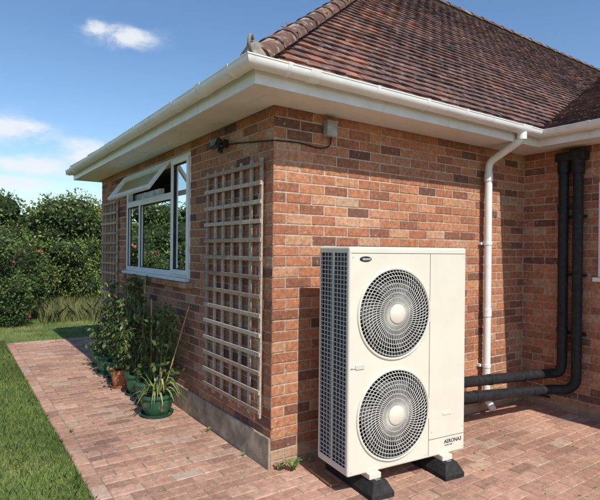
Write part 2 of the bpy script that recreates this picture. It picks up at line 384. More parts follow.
ridge_run('wing_ridge_tiles',(XW,YR,ZR+.03),(XW,WY-.35,ZR+.03))
mb=MB(); 
mb.tube(fillet([(-.30,-.30,ZE+.05),(-.42,-.42,ZE+.005),(-.455,-.455,ZE+.05),(-.43,-.43,ZE+.115),(-.395,-.395,ZE+.10)],.035),.011,seg=8)
mb.obj('hip_iron',M_lead,house,smooth=True)
mb=MB(); mb.lathe([(.0,.10),(.035,.095),(.06,.075),(.075,.04),(.085,0),(.09,-.03)],(-.355,-.355,ZE+.0),seg=12); o=mb.obj('hip_mortar',M_conc,house)
d=o.modifiers.new('d','DISPLACE'); tx=bpy.data.textures.new('c','CLOUDS'); tx.noise_scale=.05; d.texture=tx; d.strength=.04

# window in the side wall -------------------------------------------------
y0,y1,z0,z1=WIN
fx0,fx1=.005,.07
mb=MB()
def fr(ya,yb,za,zb,xa=fx0,xb=fx1): mb.box((xa,ya,za),(xb,yb,zb))
fw=.06
fr(y0,y1,z0,z0+fw); fr(y0,y1,z1-fw,z1)
fr(y0,y0+fw,z0+fw,z1-fw); fr(y1-fw,y1,z0+fw,z1-fw)
ym=1.96; ym2=3.02; zt=2.06
fr(ym-.035,ym+.035,z0+fw,z1-fw)
fr(ym+.035,y1-fw,zt-.035,zt+.035)
fr(ym2-.03,ym2+.03,z0+fw,zt-.035)
def sash(ya,yb,za,zb,w=.045,xa=-.012,xb=.004):
    fr(ya,yb,za,za+w,xa,xb); fr(ya,yb,zb-w,zb,xa,xb); fr(ya,ya+w,za+w,zb-w,xa,xb); fr(yb-w,yb,za+w,zb-w,xa,xb)
sash(y0+.03,ym-.012,z0+.03,z1-.03)
fr(y0-.0,y1+.0,z0-.03,z0-.001,-.05,.06)
mb.obj('window_frame',M_pvc,house,bevel=.004)
mb=MB()
mb.add([(.02,y0+fw,z0+fw),(.02,ym-.035,z0+fw),(.02,ym-.035,z1-fw),(.02,y0+fw,z1-fw)],[(0,1,2,3)])
mb.add([(.03,ym+.035,z0+fw),(.03,ym2-.03,z0+fw),(.03,ym2-.03,zt-.035),(.03,ym+.035,zt-.035)],[(0,1,2,3)])
mb.add([(.03,ym2+.03,z0+fw),(.03,y1-fw,z0+fw),(.03,y1-fw,zt-.035),(.03,ym2+.03,zt-.035)],[(0,1,2,3)])
mb.obj('window_glass',M_glass,house)
# black glazing gaskets
mb=MB()
for (ya,yb,za,zb,x) in ((y0+fw+.012,ym-.05,z0+.078,z1-.078,.0),(ym+.036,ym2-.031,z0+fw+.001,zt-.036,.0),(ym2+.031,y1-fw-.001,z0+fw+.001,zt-.036,.0)):
    g_=.006
    for q in ((ya,ya+g_,za,zb),(yb-g_,yb,za,zb),(ya+g_,yb-g_,za,za+g_),(ya+g_,yb-g_,zb-g_,zb)): mb.box((x+.008,q[0],q[2]),(x+.018,q[1],q[3]))
mb.obj('glazing_gasket',M_rubber,house)
va,vb=ym+.02,y1-.03; Hh=z1-.04-zt+.02
mb=MB(); w=.05
mb.box((-.022,va,-Hh),(.012,vb,-Hh+w)); mb.box((-.022,va,-w),(.012,vb,0)); mb.box((-.022,va,-Hh+w),(.012,va+w,-w)); mb.box((-.022,vb-w,-Hh+w),(.012,vb,-w))
MM=Matrix.Translation((-.02,0,z1-.035))@Matrix.Rotation(math.radians(36),4,'Y')
mb.obj('open_fanlight',M_pvc,house,bevel=.004,M=MM)
mb=MB(); mb.add([(0,va+w,-Hh+w),(0,vb-w,-Hh+w),(0,vb-w,-w),(0,va+w,-w)],[(0,1,2,3)]); mb.obj('fanlight_glass',M_glass,house,M=MM)
mb=MB(); k=y0-.06
while k<y1+.05:
    mb.box((-.075,k,z0-.085),(.02,min(k+.148,y1+.06),z0-.034),r=random.random()); k+=.155
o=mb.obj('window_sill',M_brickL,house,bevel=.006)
mb=MB(); mb.box((.071,y0-.02,z0-.03),(.28,y1+.02,z0+.005)); 
mb.obj('window_board',M_pvc,house)
mb=MB()
X=3.0
mb.add([(X,.3,0),(X,4.6,0),(X,4.6,ZS),(X,.3,ZS)],[(0,1,2,3)]); mb.add([(.1,.3,0),(X,.3,0),(X,.3,ZS),(.1,.3,ZS)],[(0,1,2,3)])
mb.add([(.1,4.6,0),(X,4.6,0),(X,4.6,ZS),(.1,4.6,ZS)],[(0,1,2,3)]); mb.add([(.1,.3,.02),(X,.3,.02),(X,4.6,.02),(.1,4.6,.02)],[(0,1,2,3)])
mb.obj('interior_room',M_int,house)
def curtain(ya,yb,x,za,zb,name='curtain',amp=.025,par=house):
    mb=MB(); n=60; vs=[]
    for i in range(n+1):
        y=ya+(yb-ya)*i/n; xx=x+amp*math.sin(y*75+math.sin(y*13)*2)
        vs+=[(xx,y,za),(xx,y,zb)]
    mb.add(vs,[(2*i,2*i+2,2*i+3,2*i+1) for i in range(n)]); mb.obj(name,M_curt,par,smooth=True)
curtain(1.50,1.80,.13,1.0,2.45); curtain(2.6,3.6,.13,1.0,2.2)
# wing window
a0,a1,c0,c1=WW
mb=MB()
for (ya,yb,za,zb) in ((-a0-.06,-a0,c0,c1),(-a1,-a1+.06,c0,c1),(-a1+.06,-a0-.06,c0,c0+.06),(-a1+.06,-a0-.06,c1-.06,c1),(-1.27,-1.21,c0+.06,c1-.06)):
    mb.box((LR-.008,ya,za),(LR+.06,yb,zb))
mb.box((LR-.05,-a1-.03,c0-.04),(LR+.03,-a0+.03,c0-.002)); mb.obj('wing_window_frame',M_pvc,house,bevel=.004)
mb=MB(); mb.add([(LR+.02,-a1+.06,c0+.06),(LR+.02,-a0-.06,c0+.06),(LR+.02,-a0-.06,c1-.06),(LR+.02,-a1+.06,c1-.06)],[(0,1,2,3)]); mb.obj('wing_window_glass',M_glass,house)
mb=MB(); mb.add([(LR+.12,-a1-.1,c0-.2),(LR+.12,-a0+.1,c0-.2),(LR+.12,-a0+.1,c1+.1),(LR+.12,-a1-.1,c1+.1)],[(0,1,2,3)]); mb.obj('wing_blind',M_curt,house)

# downpipe
dx=2.33
mb=MB()
mb.tube(fillet([(dx,-.408,ZS+.06),(dx,-.408,ZS-.0),(dx,-.075,ZS-.16),(dx,-.075,.14),(dx,-.15,.055)],.06),.034,seg=16)
mb.tube([(dx,-.408,ZS+.065),(dx,-.408,ZS-.0)],.041,seg=16)
for z in (2.22,.95): 
    mb.tube([(dx,-.075,z-.035),(dx,-.075,z+.035)],.040,seg=16)
for z in (1.6,.45):
    mb.tube([(dx,-.075,z-.014),(dx,-.075,z+.014)],.039,seg=16); mb.box((dx-.05,-.035,z-.012),(dx+.05,-.002,z+.012))
mb.obj('downpipe',M_pvc,house,smooth=True)

# ------------------------------------------------------------ trellises
def trellis(ya,yb,za,zb,nv,nh):
    mb=MB(); bw=.030
    for i in range(nv):
        y=ya+(yb-ya-bw)*i/(nv-1); j=random.uniform(-.003,.003); l=random.uniform(-.005,.005)
        v=[(-.034,y+j,za+random.uniform(-.01,.01)),(-.018,y+j,za),(-.018,y+bw+j,za),(-.034,y+bw+j,za)]
        mb.add(v+[(p[0],p[1]+l,zb) for p in v],[(0,3,2,1),(4,5,6,7),(0,1,5,4),(1,2,6,5),(2,3,7,6),(3,0,4,7)],random.random())
    for i in range(nh):
        z=za+.03+(zb-za-.09)*i/(nh-1)+random.uniform(-.004,.004); t=random.uniform(-.006,.006)
        v=[(-.050,ya-.01,z),(-.0345,ya-.01,z),(-.0345,yb+.01,z+t),(-.050,yb+.01,z+t)]
        mb.add(v+[(p[0],p[1],p[2]+bw) for p in v],[(0,3,2,1),(4,5,6,7),(0,1,5,4),(1,2,6,5),(2,3,7,6),(3,0,4,7)],random.random())
    for y in (ya+.05,yb-.08):
        for z in (za+.3,zb-.3): mb.box((-.018,y,z),(.0,y+.03,z+.05),r=.2)
    return mb.obj('trellis',M_trel,bevel=.0015)
trellis(.10,1.03,.33,2.17,7,14)
trellis(3.86,4.62,.33,2.17,6,14)

# ------------------------------------------------------------ heat pump
pump=empty('heat_pump',(.171,-.617,0)); pump.rotation_euler=(0,0,math.radians(-6))
W,D,H0,H1=.99,.36,.13,1.545
mb=MB(); mb.box((0,0,H0),(W,D,H1)); body=mb.obj('casing',[M_pump,M_dark],pump)
bv=body.modifiers.new('b','BEVEL'); bv.width=.014; bv.segments=4
fans=[(.358,1.118),(.358,.47)]; FR=.285
cut=MB()
for (fx,fz) in fans:
    vs=[];n=64
    for yy in (-.05,.16):
        for k in range(n): a=2*math.pi*k/n; vs.append((fx+FR*math.cos(a),yy,fz+FR*math.sin(a)))
    cut.add(vs,[tuple(range(n)),tuple(range(2*n-1,n-1,-1))]+[(k,n+k,n+(k+1)%n,(k+1)%n) for k in range(n)],m=1)
cut.box((-.05,.03,H0+.05),(.03,D-.03,H1-.04),m=1)
co=cut.obj('cutter',[M_pump,M_dark],pump)
bpy.context.view_layer.update()
import bmesh
bm=bmesh.new(); bm.from_mesh(co.data); bmesh.ops.recalc_face_normals(bm,faces=bm.faces); bm.to_mesh(co.data); bm.free()
bo=body.modifiers.new('c','BOOLEAN'); bo.operation='DIFFERENCE'; bo.object=co; bo.solver='EXACT'
bpy.context.view_layer.update()
dg=bpy.context.evaluated_depsgraph_get(); nm=bpy.data.meshes.new_from_object(body.evaluated_get(dg)); body.modifiers.clear(); body.data=nm
bpy.data.objects.remove(co,do_unlink=True)
rim=MB(); gr=MB(); bl=MB(); hub=MB()
def ring(mb,c,r,rad,y,n=64,seg=6):
    mb.tube([(c[0]+r*math.cos(2*math.pi*k/n),y,c[1]+r*math.sin(2*math.pi*k/n)) for k in range(n+1)],rad,seg=seg,cap=False)
for c in fans:
    ring(rim,c,FR+.004,.009,-.003,seg=8)
    for i,r in enumerate((.075,.105,.135,.165,.195,.22,.245,.268)): ring(gr,c,r,.0022,-.018)
    for k in range(68):
        a=2*math.pi*k/68; pts=[]
        for t in (0,.25,.5,.75,1):
            r=.062+(FR-.062)*t; aa=a+.38*t
            pts.append((c[0]+r*math.cos(aa),-.020+(.018 if t==1 else 0),c[1]+r*math.sin(aa)))
        gr.tube(pts,.0024,seg=5,cap=False)
    n=32; vs=[]
    for (r,y) in ((.062,-.012),(.062,-.026),(.055,-.031),(0.0,-.032)):
        for k in range(n): a=2*math.pi*k/n; vs.append((c[0]+r*math.cos(a),y,c[1]+r*math.sin(a)))
    fs=[(i*n+k,i*n+(k+1)%n,(i+1)*n+(k+1)%n,(i+1)*n+k) for i in range(3) for k in range(n)]
    hub.add(vs,fs)
    for b_ in range(3):
        A0=2*math.pi*b_/3+.4; vs=[]; K=8
        for i in range(K+1):
            t=i/K; r=.05+.22*t
            for s_ in (0,1):
                aa=A0+(.15+ (1.1+.45*t)*s_)+.3*t; vs.append((c[0]+r*math.cos(aa),.05+.06*s_,c[1]+r*math.sin(aa)))
        bl.add(vs,[(2*i,2*i+1,2*i+3,2*i+2) for i in range(K)])
    bl.tube([(c[0],.03,c[1]),(c[0],.14,c[1])],.07,seg=20)
rim.obj('fan_rims',M_pump,pump,smooth=True); gr.obj('fan_grilles',M_grill,pump,smooth=True); bl.obj('fan_blades',M_fan,pump); hub.obj('fan_hubs',M_pump,pump,smooth=True)
mb=MB(); mb.add([(.026,.031,H0+.05),(.026,D-.031,H0+.05),(.026,D-.031,H1-.04),(.026,.031,H1-.04)],[(0,1,2,3)]); mb.obj('coil',M_fin,pump)
mb=MB()
z=H0+.065
while z<H1-.045: mb.box((-.001,.031,z),(.004,D-.031,z+.0045)); z+=.0285
for i in range(9): 
    y=.03+(D-.06)*i/8; mb.box((.0045,y-.0025,H0+.05),(.0095,y+.0025,H1-.04))
mb.box((-.003,.17,H0+.05),(-.0012,.19,H1-.04))
mb.obj('coil_guard',M_grill,pump)
mb=MB()
sx=.652
mb.box((sx,-.0012,H0+.015),(sx+.003,.002,H1-.04)); mb.box((.012,-.0012,H1-.042),(W-.012,.002,H1-.039))
mb.box((.012,-.0012,.79),(.05,.002,.793))
mb.box((sx+.004,-.0012,H0+.12),(W-.012,.002,H0+.1228))
mb.obj('panel_seams',M_seam,pump)
mb=MB(); mb.box((.05,-.006,.785),(.115,.001,.815)); mb.obj('handle',M_grill,pump,bevel=.003)
mb=MB(); mb.box((W-.21,-.004,.40),(W-.13,.001,.42)); mb.obj('catch',M_pump,pump,bevel=.002)
mb=MB()
for (sx_,sz_) in ((.025,.16),(.025,1.48),(W-.02,.16),(W-.02,1.48),(.025,.8),(sx-.02,.16),(sx+.03,.3),(W-.02,.3)):
    mb.tube([(sx_,-.002,sz_),(sx_,.002,sz_)],.005,seg=10)
mb.obj('screws',M_grill,pump)
mb=MB()
for s_ in (.19,.80): mb.box((s_-.045,-.03,H0-.03),(s_+.045,D+.03,H0+.004))
mb.obj('mounting_rails',M_pump,pump,bevel=.003)
mb=MB(); vs=[];n=28
for y in (-.003,-.001):
    for k in range(n): a=2*math.pi*k/n; vs.append((.12+.045*math.cos(a),y,1.468+.017*math.sin(a)))
mb.add(vs,[tuple(range(n))]+[(k,(k+1)%n,n+(k+1)%n,n+k) for k in range(n)]); mb.obj('badge',M_text,pump)
def txt(body_,loc,size,name,mat=M_text):
    cu=bpy.data.curves.new(name,'FONT'); cu.body=body_; cu.size=size; cu.extrude=.0004; cu.offset=size*.012
    o=bpy.data.objects.new(name,cu); scene.collection.objects.link(o); cu.materials.append(mat); o.parent=pump; o.location=loc; o.rotation_euler=(math.pi/2,0,0)
txt('AERONA3',(.795,-.0016,.205),.036,'label_text'); txt('R32 HEAT PUMP',(.80,-.0016,.188),.010,'small_label')
txt('GRANT',(.094,-.0036,1.461),.019,'badge_text',M_pvc)
mb=MB()
for s_ in (.20,.80):
    y0_,y1_=-.10,.44; hw,tw=.085,.05; hh=H0-.032
    vs=[(s_-hw,y0_,0),(s_+hw,y0_,0),(s_+hw,y1_,0),(s_-hw,y1_,0),
        (s_-hw,y0_,.03),(s_+hw,y0_,.03),(s_+hw,y1_,.03),(s_-hw,y1_,.03),
        (s_-tw,y0_+.035,hh),(s_+tw,y0_+.035,hh),(s_+tw,y1_-.035,hh),(s_-tw,y1_-.035,hh)]
    fs=[(0,3,2,1),(8,9,10,11)]
    for q in (0,4):
        for t in range(4): fs.append((q+t,q+(t+1)%4,q+4+(t+1)%4,q+4+t))
    mb.add(vs,fs)
    mb.box((s_-.02,y0_+.05,hh),(s_+.02,y1_-.05,hh+.004),m=1)
mb.obj('rubber_feet',[M_rubber,M_lead],pump,bevel=.004)
mb=MB(); mb.box((.0,.16,.002),(.07,.48,.018),r=.4); mb.obj('timber_plank',M_plank,bevel=.003,M=Matrix.Translation((.165,-.60,0))@Matrix.Rotation(math.radians(-6),4,'Z'))

# lagged pipes
lag=empty('insulated_pipes')
mb=MB(); rp=.044
pA=fillet([(1.13,-.33,.48),(1.5,-.31,.45),(2.92,-.36,.36),(LR-.075,-.45,.38),(LR-.075,-.45,2.36),(LR-.01,-.43,2.42)],.12,8)
pB=fillet([(1.13,-.33,.35),(1.5,-.31,.33),(2.85,-.38,.22),(LR-.075,-.585,.25),(LR-.075,-.585,2.30),(LR-.075,-.55,2.42),(LR-.01,-.55,2.43)],.12,8)
mb.tube(pA,rp,seg=18); mb.tube(pB,rp,seg=18)
for p in (pA,pB):
    for i in range(3,len(p)-3):
        if (p[i+1]-p[i]).length>.15:
            L_=(p[i+1]-p[i]).length; n=max(1,int(L_/.48))
            for k in range(n):
                q=p[i].lerp(p[i+1],(k+.5+random.uniform(-.2,.2))/n); t=(p[i+1]-p[i]).normalized(); mb.tube([q-t*.022,q+t*.022],rp+.0035,seg=18)
mb.tube([(LR-.075,-.45,2.28),(LR-.075,-.45,2.40)],.056,seg=18); mb.tube([(LR-.075,-.585,2.26),(LR-.075,-.585,2.40)],.056,seg=18)
mb.obj('lagging',M_foam,lag,smooth=True)
mb=MB(); mb.box((LR-.13,-.66,2.38),(LR-.003,-.38,2.47)); mb.obj('entry_cowl',M_foam,lag,bevel=.02)
mb=MB()
for z in (.75,1.3,1.85): mb.box((LR-.032,-.64,z),(LR-.003,-.40,z+.025))
mb.obj('pipe_clips',M_black,lag)
mb=MB(); mb.tube(fillet([(1.1,-.3,.30),(1.9,-.2,.20),(2.6,-.12,.12),(LR-.02,-.12,.10),(LR-.015,-.3,.10)],.1),.011,seg=8); mb.obj('power_cable',M_rubber,lag,smooth=True)

# junction box + cable + floodlight
mb=MB(); mb.box((.425,-.055,2.36),(.52,-.001,2.47)); mb.box((.419,-.061,2.462),(.526,-.001,2.475)); o=mb.obj('junction_box',M_jbox,bevel=.005)
mb=MB(); mb.tube(fillet([(.49,-.02,2.37),(.485,-.012,2.29),(.40,-.010,2.265),(.2,-.010,2.285),(-.008,-.008,2.275),(-.009,.2,2.30),(-.009,.5,2.34),(-.01,.70,2.36)],.05),.005,seg=8)
mb.obj('wall_cable',M_rubber,smooth=True)
fl=empty('security_light',(0,.72,2.37))
mb=MB(); mb.box((-.045,-.03,-.03),(0,.03,.03)); mb.tube([(-.04,0,0),(-.08,0,-.01)],.012,seg=8)
Mf=Matrix.Translation((-.095,0,-.015))@Matrix.Rotation(math.radians(25),4,'Y')
mb.box((-.03,-.06,-.035),(.015,.06,.04),M=Mf); mb.tube([(-.05,.0,-.03),(-.065,0,-.075)],.02,seg=12)
mb.obj('lamp_body',M_black,fl,bevel=.004)
mb=MB(); mb.box((-.032,-.05,-.028),(-.0305,.05,.032),M=Mf); mb.obj('lamp_glass',M_lead,fl)

# ------------------------------------------------------------ paving
pv=MB()
def paver(x0,x1,y0,y1,r=None):
    if x1-x0<.02 or y1-y0<.02: return
    if r is None:
        r=random.betavariate(2.0,1.9)
    c=.005; dz=random.uniform(-.0018,.0018); t1=random.uniform(-.0014,.0014); t2=random.uniform(-.0014,.0014)
    g=.0025; x0+=g+random.uniform(-.0015,.0015);x1-=g;y0+=g+random.uniform(-.0015,.0015);y1-=g
    vs=[(x0,y0,-.03),(x1,y0,-.03),(x1,y1,-.03),(x0,y1,-.03),(x0,y0,-.005+dz),(x1,y0,-.005+dz),(x1,y1,-.005+dz),(x0,y1,-.005+dz),
        (x0+c,y0+c,dz+t1),(x1-c,y0+c,dz+t2),(x1-c,y1-c,dz-t1),(x0+c,y1-c,dz-t2)]
    fs=[(8,9,10,11)]
    for q in (0,4):
        for t in range(4): fs.append((q+t,q+(t+1)%4,q+4+(t+1)%4,q+4+t))
    pv.add(vs,fs,r)
def field(X0,X1,Y0,Y1):
    k=0; y=Y0
    while y<Y1-.01:
        x=X0-(.1 if k%2 else 0)
        while x<X1-.001:
            paver(max(x,X0),min(x+.2,X1),y,min(y+.1,Y1)); x+=.2
        y+=.1; k+=1
field(-1.0,-.014,0.0,4.8)
field(-1.0,3.2,4.8,6.1)
field(-1.0,LR,-6.0,0.0)
field(-4.5,-1.0,-6.0,-.6)
y=-.6
while y<6.2: paver(-1.1,-1.0,y,y+.2); y+=.2
x=-1.0
while x<3.2: paver(x,x+.2,6.1,6.2); x+=.2
pv.obj('paved_path',M_pave)
mb=MB()
mb.add([(-1.1,-.6,-.005),(3.2,-.6,-.005),(3.2,6.2,-.005),(-1.1,6.2,-.005)],[(0,1,2,3)])
mb.add([(-4.5,-6,-.005),(LR+.01,-6,-.005),(LR+.01,-.6,-.005),(-4.5,-.6,-.005)],[(0,1,2,3)]); mb.obj('path_joints',M_sand)
mb=MB(); mb.tube(fillet([(1.40,-1.60,.012),(1.58,-1.47,.012),(2.0,-1.44,.012),(2.6,-1.7,.012),(2.4,-2.4,.012)],.2),.009,seg=10); mb.obj('garden_hose',M_yellow,smooth=True)
n=150; xs=rng.uniform(-1.0,2.9,n); ys=np.where(xs<0,rng.uniform(-1,5,n),rng.uniform(-1.6,-.05,n)); P=np.stack([xs,ys,np.full(n,.006)],1)
a=rng.uniform(0,6.28,n); s=rng.uniform(.006,.018,n)
dv=np.stack([np.cos(a),np.sin(a),0*a],1)*s[:,None]; ev=np.stack([-np.sin(a),np.cos(a),.3+0*a],1)*(s*.4)[:,None]
fast_quads('fallen_leaves',np.stack([P-dv,P+ev,P+dv,P-ev+np.array([0,0,.004])],1).reshape(-1,3),np.arange(n*4).reshape(-1,4),rng.uniform(.3,1,n),M_strap)

# ground
mb=MB(); S=400
mb.add([(-S,-S,-.022),(S,-S,-.022),(S,S,-.022),(-S,S,-.022)],[(0,1,2,3)]); mb.obj('lawn_ground',M_lawn)
def blades(name,xs,ys,h,wd,mat,base=-.02,lean=.5):
    n=len(xs); hh=h*rng.uniform(.5,1.3,n); a=rng.uniform(0,2*np.pi,n); l=rng.uniform(0,lean,n)*hh; b=rng.uniform(0,2*np.pi,n)
    P=np.stack([xs,ys,np.full(n,base)],1); w=np.stack([np.cos(a),np.sin(a),0*a],1)*(wd/2); 
    T=P+np.stack([np.cos(b)*l,np.sin(b)*l,hh],1); Mi=P+np.stack([np.cos(b)*l*.3,np.sin(b)*l*.3,hh*.55],1)
    V=np.stack([P-w,P+w,Mi+w*.8,T,Mi-w*.8],1).reshape(-1,3); F=np.arange(n*5).reshape(-1,5)
    return fast_quads(name,V,F,rng.beta(1.6,2.2,n),mat)
n=66000; xs=-1.10-rng.random(n)**1.3*2.6; ys=rng.uniform(-.55,6.5,n)
n2=22000; xs2=rng.uniform(-3.5,3,n2); ys2=rng.uniform(6.22,11,n2)
blades('lawn_grass',np.concatenate([xs,xs2]),np.concatenate([ys,ys2]),.039,.005,M_blade,lean=.9)
n=4200; xs=rng.uniform(-.3,2.2,n); ys=rng.uniform(8.3,10.4,n); 
blades('long_grass',xs,ys,.36,.010,M_drygrass,lean=.9)

# ------------------------------------------------------------ hedge & shrubs
def blob_points(blobs,n,shell=.55):
    vol=np.array([b[3]*b[4]*b[5] for b in blobs])**.75; idx=rng.choice(len(blobs),n,p=vol/vol.sum())
    B=np.array(blobs)[idx]; d=rng.normal(size=(n,3)); d/=np.linalg.norm(d,axis=1)[:,None]
    r=(shell+(1-shell)*rng.random(n)**.6)*(1+rng.normal(0,.06,n)); return B[:,:3]+d*r[:,None]*B[:,3:],d,idx
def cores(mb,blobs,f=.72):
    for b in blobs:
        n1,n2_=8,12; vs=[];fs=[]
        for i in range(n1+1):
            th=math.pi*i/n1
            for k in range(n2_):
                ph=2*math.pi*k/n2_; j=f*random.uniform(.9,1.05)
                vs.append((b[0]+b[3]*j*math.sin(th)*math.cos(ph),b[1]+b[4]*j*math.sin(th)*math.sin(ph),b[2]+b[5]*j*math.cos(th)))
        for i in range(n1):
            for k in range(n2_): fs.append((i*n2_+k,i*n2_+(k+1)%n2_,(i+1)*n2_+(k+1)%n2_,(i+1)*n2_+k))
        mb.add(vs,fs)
def hedge(x0,y0,x1,y1,h,n,leaf,step=.55,depth=1.0):
    par=empty('hedge'); L=math.hypot(x1-x0,y1-y0); blobs=[]; k=int(L/step)
    for i in range(k+1):
        t=i/k
        for z in np.arange(.35,h,.55):
            s_=random.uniform(.45,.75); top=z>h-.9
            blobs.append((x0+(x1-x0)*t+random.uniform(-.3,.3),y0+(y1-y0)*t+random.uniform(-.45,.45)*depth,z+random.uniform(-.15,.15)-(s_*.3 if top else 0)+(random.uniform(-.12,.12) if top else 0),s_,s_,s_*random.uniform(.7,1)))
    P,d,idx=blob_points(blobs,n,.62)
    br=rng.random(len(blobs))*.5
    Rr=np.clip(br[idx]+rng.normal(.30,.2,n)+.15*d[:,2],0,1)
    leaves('leaves',P,leaf,M_hedge,par,R=Rr,outward=d)
    mb=MB(); cores(mb,blobs,.74); mb.obj('dark_core',M_core,par)  # added dark ellipsoids block gaps and stand in for inner shade
    m=n//14; s=rng.choice(n,m); top=P[s]; top=top[top[:,2]>h-.5]; 
    if len(top):
        q=np.repeat(top,6,axis=0); q[:,2]+=rng.uniform(0,.22,len(q)); q[:,:2]+=rng.normal(0,.03,(len(q),2)); leaves('shoots',q,leaf*.9,M_hedge,par,R=np.clip(rng.normal(.7,.2,len(q)),0,1))
hedge(-6.5,11.6,4.5,12.2,2.6,72000,.085)
hedge(-8.2,-4.0,-8.2,11,2.0,26000,.13,step=.8)
hedge(-6.5,15.5,6,15.8,2.7,10000,.16,step=.9)
rb=empty('rose_bush'); blobs=[]
for i in range(34):
    a=random.uniform(0,2*math.pi); r=random.random()**.5
    zz=random.uniform(.35,1.6); blobs.append((-1.25+r*.9*math.cos(a),8.7+r*.8*math.sin(a),zz,random.uniform(.22,.42),random.uniform(.22,.42),random.uniform(.2,.38)))
P,d,idx=blob_points(blobs,24000,.5); br=rng.random(len(blobs))*.5
leaves('leaves',P,.055,M_rose,rb,R=np.clip(br[idx]+rng.normal(.3,.2,len(P)),0,1),outward=d)
mb=MB(); cores(mb,blobs,.55); mb.obj('dark_core',M_core,rb)  # added dark filler inside the rose leaves, in place of inner shade
mb=MB()
for i in range(9): 
    a=random.uniform(0,6.28); mb.tube([(-1.25+.1*math.cos(a),8.7+.1*math.sin(a),-.02),(-1.25+.4*math.cos(a),8.7+.4*math.sin(a),.7),(-1.25+.6*math.cos(a),8.7+.6*math.sin(a),1.5)],[.02,.014,.006],seg=6)
mb.obj('stems',M_bark,rb)
sel=rng.choice(len(P),60); C=P[sel]+d[sel]*.05; Q=np.repeat(C,16,axis=0)+rng.normal(0,.018,(60*16,3)); leaves('flowers',Q,.042,M_petal,rb,aspect=.9)
sb=empty('garden_shrub'); blobs=[]
for i in range(26):
    a=random.uniform(0,2*math.pi); r=random.random()**.5; blobs.append((.55+r*1.0*math.cos(a),10.6+r*.5*math.sin(a),random.uniform(.3,1.5),random.uniform(.25,.45),random.uniform(.25,.4),random.uniform(.22,.4)))
P,d,idx=blob_points(blobs,17000,.5); br=rng.random(len(blobs))*.5+.2
leaves('leaves',P,.07,M_hedge,sb,R=np.clip(br[idx]+rng.normal(.3,.18,len(P)),0,1),outward=d)
mb=MB(); cores(mb,blobs,.6); mb.obj('dark_core',M_core,sb)  # added dark filler inside the shrub, standing in for its shaded depth

# ------------------------------------------------------------ potted plants
def pot(par,c,r,h,mat,bulge=False):
    mb=MB()
    if bulge: prof=[(0,.0),(r*.62,0),(r*.66,.01),(r*.86,h*.35),(r*.97,h*.7),(r*.98,h*.84),(r*1.08,h*.86),(r*1.1,h*.93),(r*1.08,h),(r*1.0,h),(r*.95,h*.9),(r*.93,h*.86)]
    else: prof=[(0,0),(r*.7,0),(r*.74,.008),(r*.92,h*.78),(r*1.0,h*.79),(r*1.03,h),(r*.95,h),(r*.9,h*.88)]
    mb.lathe(prof,c); mb.obj('pot',mat,par,smooth=True)
    mb=MB(); mb.lathe([(0,.004),(r*.85,.004),(r*.98,.03),(r*1.02,.03),(r*.9,.0)],c); mb.obj('saucer',mat,par,smooth=True)
    mb=MB(); mb.lathe([(0,h*.89),(r*.5,h*.885),(r*.94,h*.87)],c); mb.obj('soil',M_soil,par)
def tomato(cx,cy,r,h,top,mat,bulge=True,cane=True,ns=3,lf=9):
    par=empty('potted_tomato_plant'); pot(par,(cx,cy,0),r,h,mat,bulge); st=MB(); pts=[]
    for s_ in range(ns):
        a=random.uniform(0,6.28); x,y=cx+.03*math.cos(a),cy+.03*math.sin(a); path=[(x,y,h*.85)]
        z=h*.85; tt=top*random.uniform(.72,1.05)
        while z<tt:
            z+=.1; x+=random.uniform(-.02,.025)+.008*math.cos(a); y+=random.uniform(-.03,.03)+.012*math.sin(a); x=min(x,-.07); path.append((x,y,z))
            for b_ in range(3 if random.random()<.75 else 1):
                aa=random.uniform(0,6.28); l=random.uniform(.06,.19)*(1 if z<top*.8 else .6); ex=min(x+math.cos(aa)*l,-.03); ey=y+math.sin(aa)*l; ez=z+random.uniform(-.10,.05)
                st.tube([(x,y,z),((x+ex)/2,(y+ey)/2,(z+ez)/2+.03),(ex,ey,ez)],[.004,.003,.002],seg=4,cap=False)
                for q in range(lf):
                    t=random.uniform(.3,1.1); pts.append((x+(ex-x)*t+random.gauss(0,.018),y+(ey-y)*t+random.gauss(0,.018),z+(ez-z)*t+.02+random.gauss(0,.016)))
        st.tube(path,[.008]*(len(path)-1)+[.003],seg=6)
    st.obj('stems',M_stem,par,smooth=True)
    P=np.array(pts); P=np.concatenate([P]*2)+rng.normal(0,.015,(2*len(P),3)); P[:,0]=np.minimum(P[:,0],-.035)
    leaves('leaves',P,.050,M_tom,par,droop=.9,aspect=.5,R=np.clip(rng.normal(.52,.28,len(P)),0,1))
    if cane:
        mb=MB(); mb.tube([(cx+.02,cy,h*.7),(cx+random.uniform(.02,.1),cy+random.uniform(-.18,.05),top+.12)],.006,seg=6); mb.obj('cane',M_cane,par)
tomato(-.21,1.95,.13,.22,.90,M_potg,ns=3,lf=7)
tomato(-.20,2.32,.13,.22,1.08,M_potg)
tomato(-.27,2.70,.12,.2,.88,M_pott,bulge=False,ns=2)
tomato(-.21,3.04,.13,.22,1.02,M_potg,lf=7)
tomato(-.24,3.42,.13,.22,.84,M_potg,ns=2)
tomato(-.21,3.85,.12,.2,.74,M_potg,cane=False,ns=2)
sp=empty('potted_strap_plant'); cx,cy=-.26,1.57; pot(sp,(cx,cy,0),.15,.2,M_potg,True)
mb=MB()
